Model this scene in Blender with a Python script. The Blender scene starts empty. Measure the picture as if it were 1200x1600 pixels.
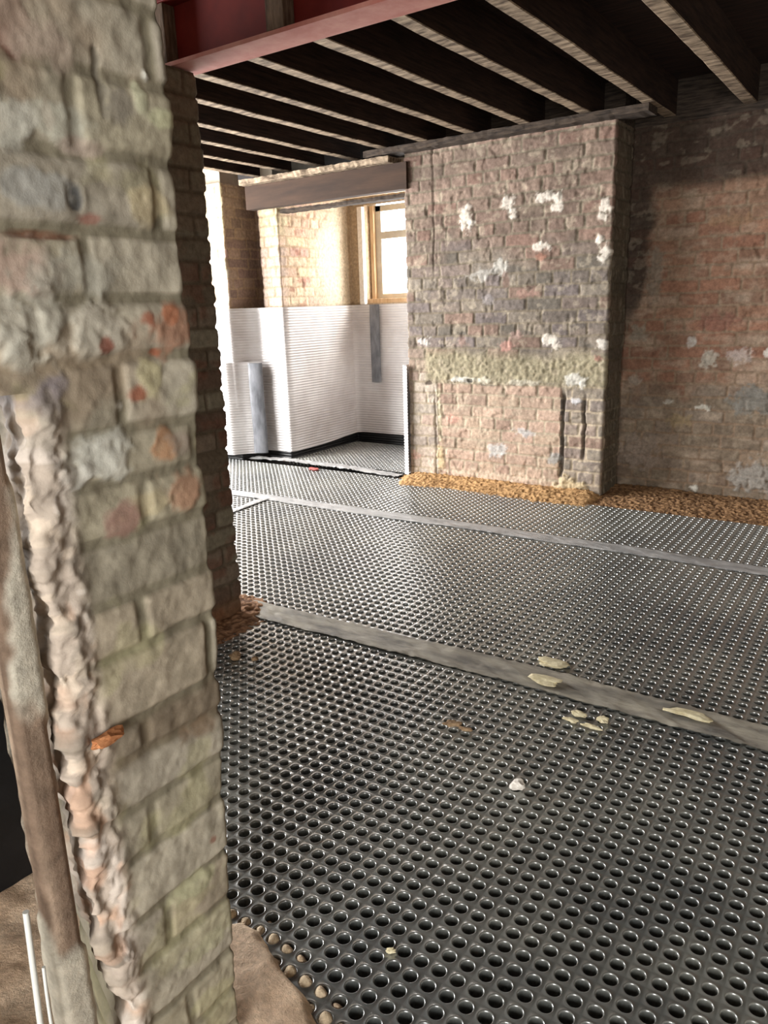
import bpy, bmesh, math, random
import numpy as np
from mathutils import Matrix, Vector

random.seed(7)
RNG = np.random.RandomState(11)
S = bpy.context.scene
C = S.collection

# ------------------------------------------------------------------ camera
FPX = 1180.0
cam_d = bpy.data.cameras.new('camera')
cam_d.sensor_fit = 'HORIZONTAL'
cam_d.sensor_width = 36.0
cam_d.lens = 36.0 * FPX / 1200.0
cam_d.clip_start = 0.02
cam = bpy.data.objects.new('camera', cam_d)
C.objects.link(cam)
def _ray(px, py): return Vector((px - 600.0, 800.0 - py, -FPX))
_Y = _ray(1449, 452).normalized()
_Z = _ray(-1300, 540).cross(_ray(1449, 452)).normalized()
if _Z.y < 0: _Z = -_Z
_X = _Y.cross(_Z)
M3 = Matrix((_X, _Y, _Z))
cam.matrix_world = Matrix.Translation((0, 0, 1.2)) @ M3.to_4x4()
S.camera = cam

# ------------------------------------------------------------------ world, lights, exposure
EXPO = 0.0
world = bpy.data.worlds.new('sky'); S.world = world; world.use_nodes = True
bg = world.node_tree.nodes['Background']
bg.inputs[0].default_value = (0.93, 0.97, 1.0, 1)
bg.inputs[1].default_value = 4.0
S.view_settings.view_transform = 'Standard'
S.view_settings.look = 'None'
S.view_settings.exposure = EXPO
S.view_settings.gamma = 1.0
S.view_settings.use_curve_mapping = False
S.cycles.max_bounces = 8
S.cycles.diffuse_bounces = 6
S.cycles.use_denoising = True

def area(name, loc, target, sx, sy, power, col=(1, 1, 1)):
    d = bpy.data.lights.new(name, 'AREA'); d.shape = 'RECTANGLE'
    d.size = sx; d.size_y = sy; d.energy = power; d.color = col
    o = bpy.data.objects.new(name, d); C.objects.link(o)
    o.location = loc
    o.rotation_euler = (Vector(target) - Vector(loc)).to_track_quat('-Z', 'Y').to_euler()
    return o
# daylight entering by the window of the left wall, the bay window and the doorway behind the camera, plus an added near-left fill
area('daylight_left_window', (-5.93, 2.9, 1.35), (-3.5, 3.0, 1.1), 1.9, 1.5, 385, (1.0, 0.98, 0.96))
area('added_left_fill_near', (-5.93, 0.75, 1.35), (-1.5, 1.3, 0.4), 1.5, 1.5, 270, (1.0, 0.99, 0.97))  # second left window lamp, added to light the near floor
area('daylight_bay_window', (-3.5, 5.86, 1.64), (-3.5, 4.6, 1.2), 1.0, 0.76, 75, (1.0, 0.97, 0.94))
area('daylight_rear_doorway', (0.6, -2.35, 1.2), (0.2, 1.5, 0.8), 1.8, 1.9, 138, (1.0, 0.97, 0.90))

# ------------------------------------------------------------------ helpers
def lin(r, g, b):
    def f(c):
        c = c / 255.0
        return c / 12.92 if c <= 0.04045 else ((c + 0.055) / 1.055) ** 2.4
    return (f(r), f(g), f(b))
def L(*c): return np.array(lin(*c))

_T = RNG.rand(12, 256, 256)
def vnoise(x, y, k=0):
    x = np.asarray(x, float); y = np.asarray(y, float)
    xi = np.floor(x).astype(int); yi = np.floor(y).astype(int)
    fx = x - xi; fy = y - yi
    fx = fx * fx * (3 - 2 * fx); fy = fy * fy * (3 - 2 * fy)
    T = _T[k % 12]; a = xi & 255; b = (xi + 1) & 255; c = yi & 255; d = (yi + 1) & 255
    return (T[a, c] * (1 - fx) + T[b, c] * fx) * (1 - fy) + (T[a, d] * (1 - fx) + T[b, d] * fx) * fy
def fbm(x, y, k=0, o=4):
    s = 0; a = 0.5; n = 0
    for i in range(o):
        s = s + a * vnoise(x * 2 ** i + 17.3 * i, y * 2 ** i + 5.1 * i, k + i); n += a; a *= 0.5
    return s / n
def sstep(a, b, x):
    t = np.clip((x - a) / (b - a), 0, 1); return t * t * (3 - 2 * t)
def mix(a, b, t): return a * (1 - t[..., None]) + b * t[..., None]

def mesh_np(name, V, Fq, mat=None, parent=None, col=None, smooth=True, tris=None):
    """V (n,3); Fq (m,4) quads, tris (k,3)."""
    me = bpy.data.meshes.new(name)
    V = np.asarray(V, np.float32)
    nq = 0 if Fq is None else len(Fq); nt = 0 if tris is None else len(tris)
    loops = []
    if nq: loops.append(np.asarray(Fq, np.int32).ravel())
    if nt: loops.append(np.asarray(tris, np.int32).ravel())
    loops = np.concatenate(loops)
    me.vertices.add(len(V)); me.vertices.foreach_set('co', V.ravel())
    me.loops.add(len(loops)); me.loops.foreach_set('vertex_index', loops)
    me.polygons.add(nq + nt)
    st = np.concatenate([np.arange(nq) * 4, nq * 4 + np.arange(nt) * 3]).astype(np.int32)
    me.polygons.foreach_set('loop_start', st)
    me.polygons.foreach_set('loop_total', np.concatenate([np.full(nq, 4), np.full(nt, 3)]).astype(np.int32))
    me.polygons.foreach_set('use_smooth', np.full(nq + nt, smooth))
    me.update(calc_edges=True); me.validate()
    if col is not None:
        ca = me.color_attributes.new('Col', 'FLOAT_COLOR', 'POINT')
        c4 = np.ones((len(V), 4), np.float32); c4[:, :3] = col
        ca.data.foreach_set('color', c4.ravel())
    if mat: me.materials.append(mat)
    o = bpy.data.objects.new(name, me); C.objects.link(o)
    if parent: o.parent = parent
    return o

def grid_faces(nu, nv, off=0, flip=False):
    i = np.arange(nu - 1)[:, None] * nv + np.arange(nv - 1)[None, :]
    q = np.stack([i, i + nv, i + nv + 1, i + 1], -1).reshape(-1, 4) + off
    return q[:, ::-1] if flip else q

def tag(o, label=None, cat=None, group=None, kind=None):
    if label: o['label'] = label
    if cat: o['category'] = cat
    if group: o['group'] = group
    if kind: o['kind'] = kind
    return o
def empty(name, loc=(0, 0, 0)):
    o = bpy.data.objects.new(name, None); C.objects.link(o); o.location = loc; return o

# ------------------------------------------------------------------ materials
def nodes(name):
    m = bpy.data.materials.new(name); m.use_nodes = True
    nt = m.node_tree; return m, nt, nt.nodes['Principled BSDF']
def noise_node(nt, scale, detail=4, rough=0.6, vec=None):
    n = nt.nodes.new('ShaderNodeTexNoise'); n.inputs['Scale'].default_value = scale
    n.inputs['Detail'].default_value = detail; n.inputs['Roughness'].default_value = rough
    if vec is None:
        tc = nt.nodes.new('ShaderNodeTexCoord'); vec = tc.outputs['Object']
    nt.links.new(vec, n.inputs['Vector']); return n
def bump(nt, bsdf, fac, strength, dist=0.004):
    b = nt.nodes.new('ShaderNodeBump'); b.inputs['Strength'].default_value = strength
    b.inputs['Distance'].default_value = dist
    nt.links.new(fac, b.inputs['Height']); nt.links.new(b.outputs[0], bsdf.inputs['Normal'])
def mat_attr(name, rough=0.92, nscale=45, amp=0.35, bstr=0.5, spec=0.2):
    m, nt, b = nodes(name)
    a = nt.nodes.new('ShaderNodeAttribute'); a.attribute_name = 'Col'
    n = noise_node(nt, nscale, 5, 0.65)
    mr = nt.nodes.new('ShaderNodeMapRange'); mr.inputs[3].default_value = 1 - amp; mr.inputs[4].default_value = 1 + amp
    mr.inputs[1].default_value = 0.25; mr.inputs[2].default_value = 0.75
    nt.links.new(n.outputs[0], mr.inputs[0])
    vm = nt.nodes.new('ShaderNodeVectorMath'); vm.operation = 'SCALE'
    nt.links.new(a.outputs['Color'], vm.inputs[0]); nt.links.new(mr.outputs[0], vm.inputs['Scale'])
    nt.links.new(vm.outputs[0], b.inputs['Base Color'])
    b.inputs['Roughness'].default_value = rough; b.inputs['Specular IOR Level'].default_value = spec
    n2 = noise_node(nt, nscale * 3, 4, 0.7); bump(nt, b, n2.outputs[0], bstr)
    return m
def mat_noise(name, c1, c2, scale=8, rough=0.8, stretch=(1, 1, 1), bstr=0.3, spec=0.3, lo=0.35, hi=0.65, metallic=0.0, bdist=0.003):
    m, nt, b = nodes(name)
    tc = nt.nodes.new('ShaderNodeTexCoord'); mp = nt.nodes.new('ShaderNodeMapping')
    mp.inputs['Scale'].default_value = stretch; nt.links.new(tc.outputs['Object'], mp.inputs[0])
    n = noise_node(nt, scale, 5, 0.62, mp.outputs[0])
    r = nt.nodes.new('ShaderNodeValToRGB'); r.color_ramp.elements[0].position = lo; r.color_ramp.elements[1].position = hi
    r.color_ramp.elements[0].color = (*lin(*c1), 1); r.color_ramp.elements[1].color = (*lin(*c2), 1)
    nt.links.new(n.outputs[0], r.inputs[0]); nt.links.new(r.outputs[0], b.inputs['Base Color'])
    b.inputs['Roughness'].default_value = rough; b.inputs['Specular IOR Level'].default_value = spec
    b.inputs['Metallic'].default_value = metallic
    n2 = noise_node(nt, scale * 4, 4, 0.6, mp.outputs[0]); bump(nt, b, n2.outputs[0], bstr, bdist)
    return m

M_BRICK = mat_attr('weathered_brick')
M_BRICK_SOFT = mat_attr('near_weathered_brick', nscale=30, amp=0.22, bstr=0.22)
M_SAND = mat_attr('sand', rough=0.95, nscale=70, amp=0.3, bstr=0.9)
M_JOIST = mat_noise('dark_joist_timber', (30, 20, 16), (62, 44, 35), 6, 0.85, (14, 1, 14), 0.4)
M_LATH = mat_noise('lath_marked_lit_underside', (88, 74, 60), (182, 162, 138), 26, 0.9, (0.4, 1.3, 1), 0.6, lo=0.38, hi=0.68)  # lath plaster residue, with the undersides' lit look put into the paler colour
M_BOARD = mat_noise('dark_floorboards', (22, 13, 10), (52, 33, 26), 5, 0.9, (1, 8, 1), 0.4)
M_RED = mat_noise('red_oxide_steel', (98, 22, 20), (128, 38, 32), 5, 0.55, (1, 1, 1), 0.15, 0.4)
M_REDF = mat_noise('pale_red_oxide_flange', (198, 122, 112), (218, 156, 144), 9, 0.6, (1, 1, 1), 0.2, 0.4)  # bottom flange colour, paler and pinker than the web
M_BROWNST = mat_noise('brown_painted_lintel', (46, 31, 21), (66, 46, 32), 4, 0.85, (.6, 4, 4), 0.2, 0.4)
M_PLATE = mat_noise('sooty_wall_plate', (38, 32, 28), (80, 68, 58), 10, 0.9, (1, 8, 8), 0.5)
M_NEWWOOD = mat_noise('pale_new_timber', (190, 156, 118), (216, 188, 152), 6, 0.7, (8, 8, 1), 0.2)
M_OLDWOOD = mat_noise('old_brown_timber', (84, 68, 56), (136, 114, 96), 12, 0.85, (6, 6, 1), 0.5)
M_FRAME = mat_noise('grey_window_frame', (176, 168, 152), (196, 188, 172), 8, 0.5, bstr=0.05)
M_FLOOR = mat_noise('dark_concrete_slab', (38, 34, 32), (60, 54, 50), 8, 0.95)
M_PLAIN = mat_noise('old_wall_plaster', (150, 138, 122), (185, 172, 155), 4, 0.95)
M_BLACK = mat_noise('black_plastic', (12, 12, 13), (26, 26, 28), 6, 0.45, bstr=0.3)
M_PIPE = mat_noise('white_plastic_pipe', (205, 208, 205), (225, 226, 222), 5, 0.35, bstr=0.02, spec=0.5)
M_CREAM = mat_noise('cream_plaster_crumb', (196, 184, 148), (226, 216, 184), 40, 0.95)
M_WHITE = mat_noise('white_plaster_lump', (214, 206, 196), (236, 230, 222), 40, 0.95)
M_ORANGE = mat_noise('fresh_broken_brick', (150, 96, 60), (190, 130, 88), 40, 0.95)
M_BROWNCHIP = mat_noise('brown_chip', (120, 96, 72), (168, 142, 112), 40, 0.9)
M_REDCHIP = mat_noise('red_wrapper', (150, 60, 56), (190, 110, 104), 40, 0.6)

def mat_membrane():
    m, nt, b = nodes('black_dimpled_plastic')
    n = noise_node(nt, 1.6, 6, 0.65)
    r = nt.nodes.new('ShaderNodeValToRGB')
    r.color_ramp.elements[0].position = 0.40; r.color_ramp.elements[0].color = (*lin(84, 87, 86), 1)
    r.color_ramp.elements[1].position = 0.72; r.color_ramp.elements[1].color = (*lin(132, 132, 124), 1)
    nt.links.new(n.outputs[0], r.inputs[0]); nt.links.new(r.outputs[0], b.inputs['Base Color'])
    n3 = noise_node(nt, 3.0, 3, 0.5)
    mr = nt.nodes.new('ShaderNodeMapRange'); mr.inputs[3].default_value = 0.24; mr.inputs[4].default_value = 0.40
    nt.links.new(n3.outputs[0], mr.inputs[0]); nt.links.new(mr.outputs[0], b.inputs['Roughness'])
    b.inputs['Specular IOR Level'].default_value = 0.9
    b.inputs['Coat Weight'].default_value = 0.8; b.inputs['Coat Roughness'].default_value = 0.20; b.inputs['IOR'].default_value = 1.75; b.inputs['Coat IOR'].default_value = 1.7
    n2 = noise_node(nt, 60, 3, 0.6); bump(nt, b, n2.outputs[0], 0.25, 0.001)
    return m
M_MEM = mat_membrane()
def mat_white_mem():
    m, nt, b = nodes('translucent_white_membrane')
    n = noise_node(nt, 2.2, 4, 0.6)
    r = nt.nodes.new('ShaderNodeValToRGB')
    r.color_ramp.elements[0].position = 0.35; r.color_ramp.elements[0].color = (*lin(196, 190, 188), 1)
    r.color_ramp.elements[1].position = 0.7; r.color_ramp.elements[1].color = (*lin(226, 224, 224), 1)
    nt.links.new(n.outputs[0], r.inputs[0]); nt.links.new(r.outputs[0], b.inputs['Base Color'])
    b.inputs['Roughness'].default_value = 0.38
    b.inputs['Specular IOR Level'].default_value = 0.6
    return m
M_WMEM = mat_white_mem()
M_TAPE = mat_noise('grey_butyl_tape', (132, 132, 132), (176, 175, 174), 6, 0.42, (1, 3, 1), 0.5, 0.6, bdist=0.004)
M_DTAPE = mat_noise('dark_grey_butyl_tape', (98, 100, 106), (138, 140, 146), 6, 0.5, (3, 3, 1), 0.3, 0.5)
def mat_glass():
    m, nt, b = nodes('window_glass')
    t = nt.nodes.new('ShaderNodeBsdfTransparent'); g = nt.nodes.new('ShaderNodeBsdfGlossy')
    g.inputs['Roughness'].default_value = 0.02
    x = nt.nodes.new('ShaderNodeMixShader'); x.inputs[0].default_value = 0.06
    nt.links.new(t.outputs[0], x.inputs[1]); nt.links.new(g.outputs[0], x.inputs[2])
    nt.links.new(x.outputs[0], nt.nodes['Material Output'].inputs[0]); return m
M_GLASS = mat_glass()

# ------------------------------------------------------------------ solid helpers
def box_bm(bm, x0, x1, y0, y1, z0, z1, bev=0.0):
    r = bmesh.ops.create_cube(bm, size=1.0)
    for v in r['verts']:
        v.co = Vector(((x0 + x1) / 2 + v.co.x * (x1 - x0), (y0 + y1) / 2 + v.co.y * (y1 - y0), (z0 + z1) / 2 + v.co.z * (z1 - z0)))
    if bev:
        es = list({e for v in r['verts'] for e in v.link_edges})
        bmesh.ops.bevel(bm, geom=es, offset=bev, segments=2, profile=0.7, affect='EDGES')
def box(name, x0, x1, y0, y1, z0, z1, mat, parent=None, bev=0.0):
    bm = bmesh.new(); box_bm(bm, x0, x1, y0, y1, z0, z1, bev)
    return link_bm(name, bm, mat, parent)
def link_bm(name, bm, mat, parent=None, smooth=False):
    me = bpy.data.meshes.new(name); bm.to_mesh(me); bm.free()
    me.materials.append(mat)
    if smooth:
        for p in me.polygons: p.use_smooth = True
    o = bpy.data.objects.new(name, me); C.objects.link(o)
    if parent: o.parent = parent
    return o

# ------------------------------------------------------------------ brick walls as relief meshes
def brick_pattern(u, z, courses, seed, blen=0.232, joint=0.011, header_every=0, off0=0.0, warp=0.006):
    """relief 0..1 (1 = brick face), per-brick random values r1,r2, mortar distance."""
    uw = u + warp * 2 * (fbm(u * 14, z * 14, seed) - 0.5)
    zw = z + warp * 2 * (fbm(u * 11 + 40, z * 11, seed + 3) - 0.5)
    courses = np.asarray(courses)
    ci = np.clip(np.searchsorted(courses, zw) - 1, 0, len(courses) - 2)
    z0 = courses[ci]; z1 = courses[ci + 1]
    hdr = (ci % header_every == header_every - 1) if header_every else np.zeros_like(ci, bool)
    bl = np.where(hdr, blen / 2, blen)
    rs = np.random.RandomState(seed * 77 + 5)
    co = rs.rand(400) * 0.05
    off = off0 + (ci % 2) * 0.5 * blen + co[ci % 400] + np.where(hdr, blen / 4, 0)
    t = (uw + off) / bl
    bi = np.floor(t).astype(int)
    fu = (t - bi) * bl
    du = np.minimum(fu, bl - fu); dz = np.minimum(zw - z0, z1 - zw)
    # rounded rectangle distance
    r = 0.012
    ax = np.maximum(r - du, 0); az = np.maximum(r - dz, 0)
    d = np.where((du < r) & (dz < r), r - np.sqrt(ax ** 2 + az ** 2), np.minimum(du, dz))
    d = d - joint / 2
    R = rs.rand(4, 256, 256)
    a, b = ci & 255, bi & 255
    return d, R[0][a, b], R[1][a, b], R[2][a, b], R[3][a, b]

def relief_wall(name, path, z0, z1, res, fn, mat=M_BRICK, thick=0.0, parent=None, closed=False, zres=None, corner=0.010):
    """path: list of (x,y); outside normal is to the RIGHT of travel. fn(u,z,x,y)->(h,col)"""
    P = [np.array(p, float) for p in path]
    if closed: P.append(P[0])
    pts = []; us = []; u = 0
    for a, b in zip(P[:-1], P[1:]):
        l = np.linalg.norm(b - a); n = max(2, int(round(l / res)))
        for k in range(n):
            pts.append(a + (b - a) * k / n); us.append(u + l * k / n)
        u += l
    pts.append(P[-1]); us.append(u)
    pts = np.array(pts); us = np.array(us)
    # round corners a little
    k = max(1, int(corner / res)); sm = pts.copy()
    for it in range(k):
        sm[1:-1] = (sm[:-2] + 2 * sm[1:-1] + sm[2:]) / 4
    tang = np.gradient(sm, axis=0); tang /= np.linalg.norm(tang, axis=1)[:, None] + 1e-9
    nrm = np.stack([tang[:, 1], -tang[:, 0]], -1)
    zr = zres or res
    zs = np.linspace(z0, z1, max(3, int((z1 - z0) / zr)))
    U, Z = np.meshgrid(us, zs, indexing='ij')
    X = np.repeat(sm[:, :1], len(zs), 1); Yy = np.repeat(sm[:, 1:], len(zs), 1)
    h, col = fn(U, Z, X, Yy)
    V = np.stack([X + nrm[:, :1] * h, Yy + nrm[:, 1:] * h, Z], -1)
    nu, nv = U.shape
    V = V.reshape(-1, 3); col = col.reshape(-1, 3)
    F = grid_faces(nu, nv)
    return mesh_np(name, V, F, mat, parent, col)

def palette(r, cols):
    cols = np.array([lin(*c) for c in cols]); n = len(cols)
    i = np.clip((r * n).astype(int), 0, n - 1); return cols[i]

def splat(h, col, a, b, spots, seed, warpamp=0.8, op=0.8, upk=0.6):
    """spots: (a0,b0,ra,rb,color,raise)"""
    w = fbm(a * 30, b * 30, seed) - 0.5
    w2 = fbm(a * 90, b * 90, seed + 2) - 0.5
    for (a0, b0, ra, rb, c, up) in spots:
        g_ = sum(c) / 3.0; c = tuple(v * .68 + g_ * .32 for v in c)
        up = up * upk
        d = np.sqrt(((a - a0) / ra) ** 2 + ((b - b0) / rb) ** 2) + warpamp * 2.2 * w + warpamp * w2
        m = sstep(1.15, 0.6, d) * op * (0.65 + 0.7 * np.clip(w2 + .5, 0, 1)).clip(0, 1)
        col[:] = mix(col, L(*c), m)
        h += up * m * (0.7 + 0.6 * (w2 + 0.5))
    return h, col

_pal = palette
COURSES = [i * 0.0765 for i in range(-2, 36)]

# ---- back wall with chimney breast (travel so that outside is on the right)
CHX0, CHX1, CHY, ALY = -2.93, -1.53, 4.53, 4.86
def chimney_fn(u, z, x, y):
    front = (np.abs(y - CHY) < 0.03) & (x < CHX1 + 0.02)
    alc = (y > ALY - 0.03) & (x > CHX1 - 0.02)
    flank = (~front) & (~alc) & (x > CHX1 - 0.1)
    d, r1, r2, r3, r4 = brick_pattern(u, z, COURSES, 3, header_every=4)
    n = fbm(u * 9, z * 9, 5); n2 = fbm(u * 40, z * 40, 6); n3 = fbm(u * 3, z * 3, 8)
    rel = sstep(-0.002, 0.006, d)
    miss = sstep(0.64, 0.72, fbm(u * 13 + 8, z * 13, 2))       # spalled bits
    h = rel * (0.0045 + 0.006 * (r1 - 0.5)) + 0.007 * (n2 - 0.5) + 0.012 * (n - 0.5) - miss * 0.005
    def palette(r, cols):
        c_ = _pal(r, cols); return c_ * 0.55 + np.mean([lin(*q) for q in cols], axis=0) * 0.45
    topc = palette(r2, [(134, 116, 104), (116, 100, 90), (128, 108, 98), (110, 98, 88), (138, 114, 102), (122, 94, 84)])
    midc = palette(r2, [(112, 104, 98), (126, 118, 106), (98, 92, 90), (138, 130, 118), (120, 106, 100), (110, 102, 104), (90, 88, 80), (132, 104, 90)])
    lowc = palette(r2, [(170, 144, 128), (176, 150, 134), (162, 134, 120), (168, 148, 128), (180, 156, 138)])
    sidec = palette(r2, [(182, 166, 152), (166, 158, 148), (196, 184, 168), (180, 152, 138), (158, 148, 140)])
    alcc = palette(r2, [(136, 92, 74), (124, 92, 76), (142, 104, 84), (126, 80, 64), (132, 106, 88), (116, 92, 78)])
    zw = z + 0.25 * (n3 - 0.5) + 0.1 * (n - 0.5)
    c = mix(midc, topc, sstep(1.45, 1.62, zw))
    c = mix(c, midc * 0.72, sstep(0.25, 0.0, np.abs(z - 1.02 - 0.35 * (x + 2.1)) + 0.4 * (n - 0.5)) * 0.7)  # soot band
    c = mix(c, lowc * 0.95, sstep(1.0, 0.6, zw) * sstep(-2.55, -2.8, x + 0.1 * (n - .5)))
    mort = np.broadcast_to(L(116, 106, 92), c.shape).copy()
    mort = mix(mort, np.broadcast_to(L(166, 152, 132), c.shape), sstep(0.9, 0.6, z))
    # bricked-up fireplace, set back a little
    fp = front & (x > -2.70 + 0.012 * (n2 - .5)) & (x < -1.80 + 0.03 * (n - .5)) & (z < 0.68 + 0.03 * (n - 0.5))
    h = np.where(fp, h - 0.006, h)
    c = np.where(fp[..., None], lowc, c)
    left = front & (x < -2.70) & (z < 0.75)
    c = np.where(left[..., None], sidec, c)
    right = front & (x > -1.80) & (z < 0.75)
    c = np.where(right[..., None], midc * 1.15, c)
    # alcove wall: smeared red brick under a sooty top
    ax = x + 0.10 * (n - 0.5)
    c = np.where(alc[..., None], alcc, c)
    mort = np.where(alc[..., None], L(128, 108, 90), mort)
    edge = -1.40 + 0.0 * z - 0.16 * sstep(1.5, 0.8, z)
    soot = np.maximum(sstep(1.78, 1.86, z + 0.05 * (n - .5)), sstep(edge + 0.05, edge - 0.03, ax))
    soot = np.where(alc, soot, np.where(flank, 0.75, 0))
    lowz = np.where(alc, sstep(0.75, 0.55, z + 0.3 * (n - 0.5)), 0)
    greyl = palette(r3, [(112, 106, 92), (98, 92, 80), (126, 112, 94), (104, 90, 78), (118, 112, 104)])
    c = mix(c, greyl, lowz * 0.85)
    c = c * (0.86 + 0.28 * r4)[..., None]
    smear = sstep(0.5, 0.75, fbm(u * 6, z * 16, 9)) * np.where(alc, 0.55, 0.25)
    c = mix(c, np.broadcast_to(L(168, 150, 132), c.shape), smear)
    col = mix(mort, c, sstep(-0.001, 0.003, d) * np.where(alc, 0.75, 0.9))
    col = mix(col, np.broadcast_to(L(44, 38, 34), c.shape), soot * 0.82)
    # rough render scar of the old hearth lintel
    rend = np.where(front, sstep(0.66, 0.72, z + 0.03 * (n2 - .5)) * sstep(0.92, 0.84, z + 0.10 * (n3 - .5)) * sstep(-2.82, -2.76, x), 0)
    col = mix(col, palette(fbm(u * 50, z * 50, 1), [(118, 110, 88), (140, 130, 106), (150, 142, 118), (166, 158, 134)]), rend * 0.9)
    h = h * (1 - rend) + rend * (0.008 + 0.018 * (fbm(u * 45, z * 45, 4) - 0.35))
    dirt = 0.78 + 0.5 * fbm(u * 5 + 3, z * 7, 11) + 0.18 * (fbm(u * 24, z * 30, 0) - .5)
    col = col * np.where(alc, 1.0, dirt)[..., None]
    pale = sstep(0.60, 0.70, fbm(u * 17 + 9, z * 22 + 3, 6)) * np.where(front, .35, .15)
    col = mix(col, np.broadcast_to(L(176, 164, 144), c.shape), pale)
    # vertical cracks each side of the fireplace
    cr = np.where(front, sstep(0.020, 0.008, np.abs(x + 1.79 + 0.02 * (n - .5))) * sstep(0.72, 0.6, z) * sstep(0.06, 0.14, z), 0)
    cr = np.maximum(cr, np.where(front, sstep(0.012, 0.004, np.abs(x + 1.645 + 0.02 * (n - .5))) * sstep(0.66, 0.55, z) * sstep(0.2, 0.3, z), 0))
    cr = np.maximum(cr, np.where(front, sstep(0.010, 0.003, np.abs(x + 2.715 + 0.015 * (n - .5))) * (0.3 * sstep(1.3, 1.5, z) + 0.4 * sstep(0.7, .55, z)), 0))
    h = h - 0.022 * cr; col = mix(col, np.broadcast_to(L(70, 62, 54), c.shape), cr * 0.8)
    wob = np.where(front | flank, 1, 0)
    W = (226, 214, 196)
    sp = [(-2.47, 1.72, .05, .085, W, .012), (-2.175, 1.79, .045, .04, W, .012), (-2.15, 1.74, .04, .035, W, .008),
          (-1.93, 1.80, .07, .03, W, .010), (-1.86, 1.76, .035, .05, W, .010), (-1.95, 1.52, .06, .025, W, .010), (-1.57, 1.72, .03, .04, W, .012),
          (-1.58, 1.66, .04, .02, W, .01), (-1.56, 1.47, .035, .05, W, .012), (-1.60, 1.54, .03, .03, W, .01), (-2.22, 1.42, .05, .05, (188, 184, 172), .008),
          (-2.36, 1.38, .10, .035, (170, 164, 154), .006), (-1.88, .975, .05, .03, W, .01), (-1.84, .93, .03, .02, W, .01), (-2.79, .96, .05, .03, (214, 206, 194), .008),
          (-1.55, .94, .035, .03, (224, 214, 200), .014), (-1.57, .86, .03, .025, (170, 110, 92), .01), (-1.70, .72, .06, .045, (206, 202, 190), .012), (-1.70, .60, .035, .02, (196, 194, 198), .014),
          (-2.50, .71, .09, .018, (206, 202, 190), .012), (-2.35, .71, .10, .02, (206, 196, 170), .010), (-2.05, .70, .1, .02, (190, 180, 156), .010),
          (-2.18, .935, .085, .028, (188, 128, 112), .006), (-2.12, 1.0, .06, .025, (168, 132, 118), .004), (-2.50, .955, .05, .028, (156, 120, 106), .004),
          (-2.04, 1.25, .08, .028, (164, 120, 104), .004), (-1.96, 1.46, .03, .03, (170, 110, 86), .004), (-2.19, 1.34, .03, .05, (120, 88, 74), 0), (-2.57, .44, .08, .028, (202, 140, 118), .004),
          (-2.88, .165, .05, .03, (202, 150, 130), .003), (-2.68, .15, .035, .11, (214, 184, 128), .014), (-2.69, .45, .018, .2, (206, 190, 150), .006), (-2.77, .68, .03, .012, (60, 40, 34), -.02), (-2.44, .705, .02, .012, (30, 26, 24), -.03),
          (-1.72, .06, .10, .055, (214, 186, 132), .03), (-1.80, .04, .06, .04, (196, 170, 122), .025), (-2.30, 1.22, .05, .03, (150, 140, 138), .003),
          (-2.05, .38, .08, .03, (186, 182, 180), .004), (-2.25, .25, .07, .05, (190, 188, 184), .005), (-1.84, .22, .05, .035, (150, 150, 146), .003), (-2.3, .06, .45, .035, (206, 176, 146), .012)]
    h0 = h.copy(); c0 = col.copy()
    h, col = splat(h, col, x, z, sp, 7)
    k = front.astype(float); h = h0 * (1 - k) + h * k; col = mix(c0, col, k)
    ap = [(-.95, 1.61, .12, .035, (150, 108, 74), 0), (-1.44, 1.0, .05, .06, (140, 126, 106), .006), (-1.47, .70, .05, .03, (152, 134, 116), .012), (-1.02, .84, .05, .06, (170, 160, 142), .006),
          (-.86, .86, .07, .05, (176, 156, 146), .006), (-.70, .88, .02, .03, (210, 204, 190), .008), (-1.12, .95, .03, .035, (176, 168, 158), .004), (-1.04, .55, .05, .02, (196, 190, 172), .01), (-1.23, .58, .03, .02, (176, 168, 152), .01),
          (-1.15, .46, .08, .04, (150, 124, 84), .002), (-1.40, .25, .14, .12, (140, 120, 104), .02), (-.72, .15, .12, .10, (150, 144, 134), .014), (-.63, 1.35, .08, .1, (168, 152, 134), .004), (-.98, 1.06, .10, .05, (136, 82, 64), 0),
          (-1.36, 1.36, .05, .16, (124, 108, 90), .012), (-1.05, .05, .03, .02, (206, 200, 184), .015), (-.75, .6, .15, .08, (118, 116, 108), .004), (-.60, 1.6, .1, .05, (168, 150, 134), .004)]
    h0 = h.copy(); c0 = col.copy()
    h, col = splat(h, col, x, z, ap, 2)
    k = alc.astype(float); h = h0 * (1 - k) + h * k; col = mix(c0, col, k)
    # clean mortar filet down the chimney right flank
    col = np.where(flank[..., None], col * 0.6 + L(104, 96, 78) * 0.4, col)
    h = np.where(alc, h * 1.1, h)
    return h, col
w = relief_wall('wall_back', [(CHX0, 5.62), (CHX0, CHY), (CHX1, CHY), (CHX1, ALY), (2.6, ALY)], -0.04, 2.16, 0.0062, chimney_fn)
tag(w, kind='structure')
# masonry above the breast, behind the joist ends
tag(box('wall_back', CHX1 - .02, 2.6, 4.875, 5.0, 2.12, 2.42, M_PLATE), kind='structure')
w = box('wall_back', CHX0, CHX1, 4.67, 4.86, 2.12, 2.42, M_PLATE); tag(w, kind='structure')

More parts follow.
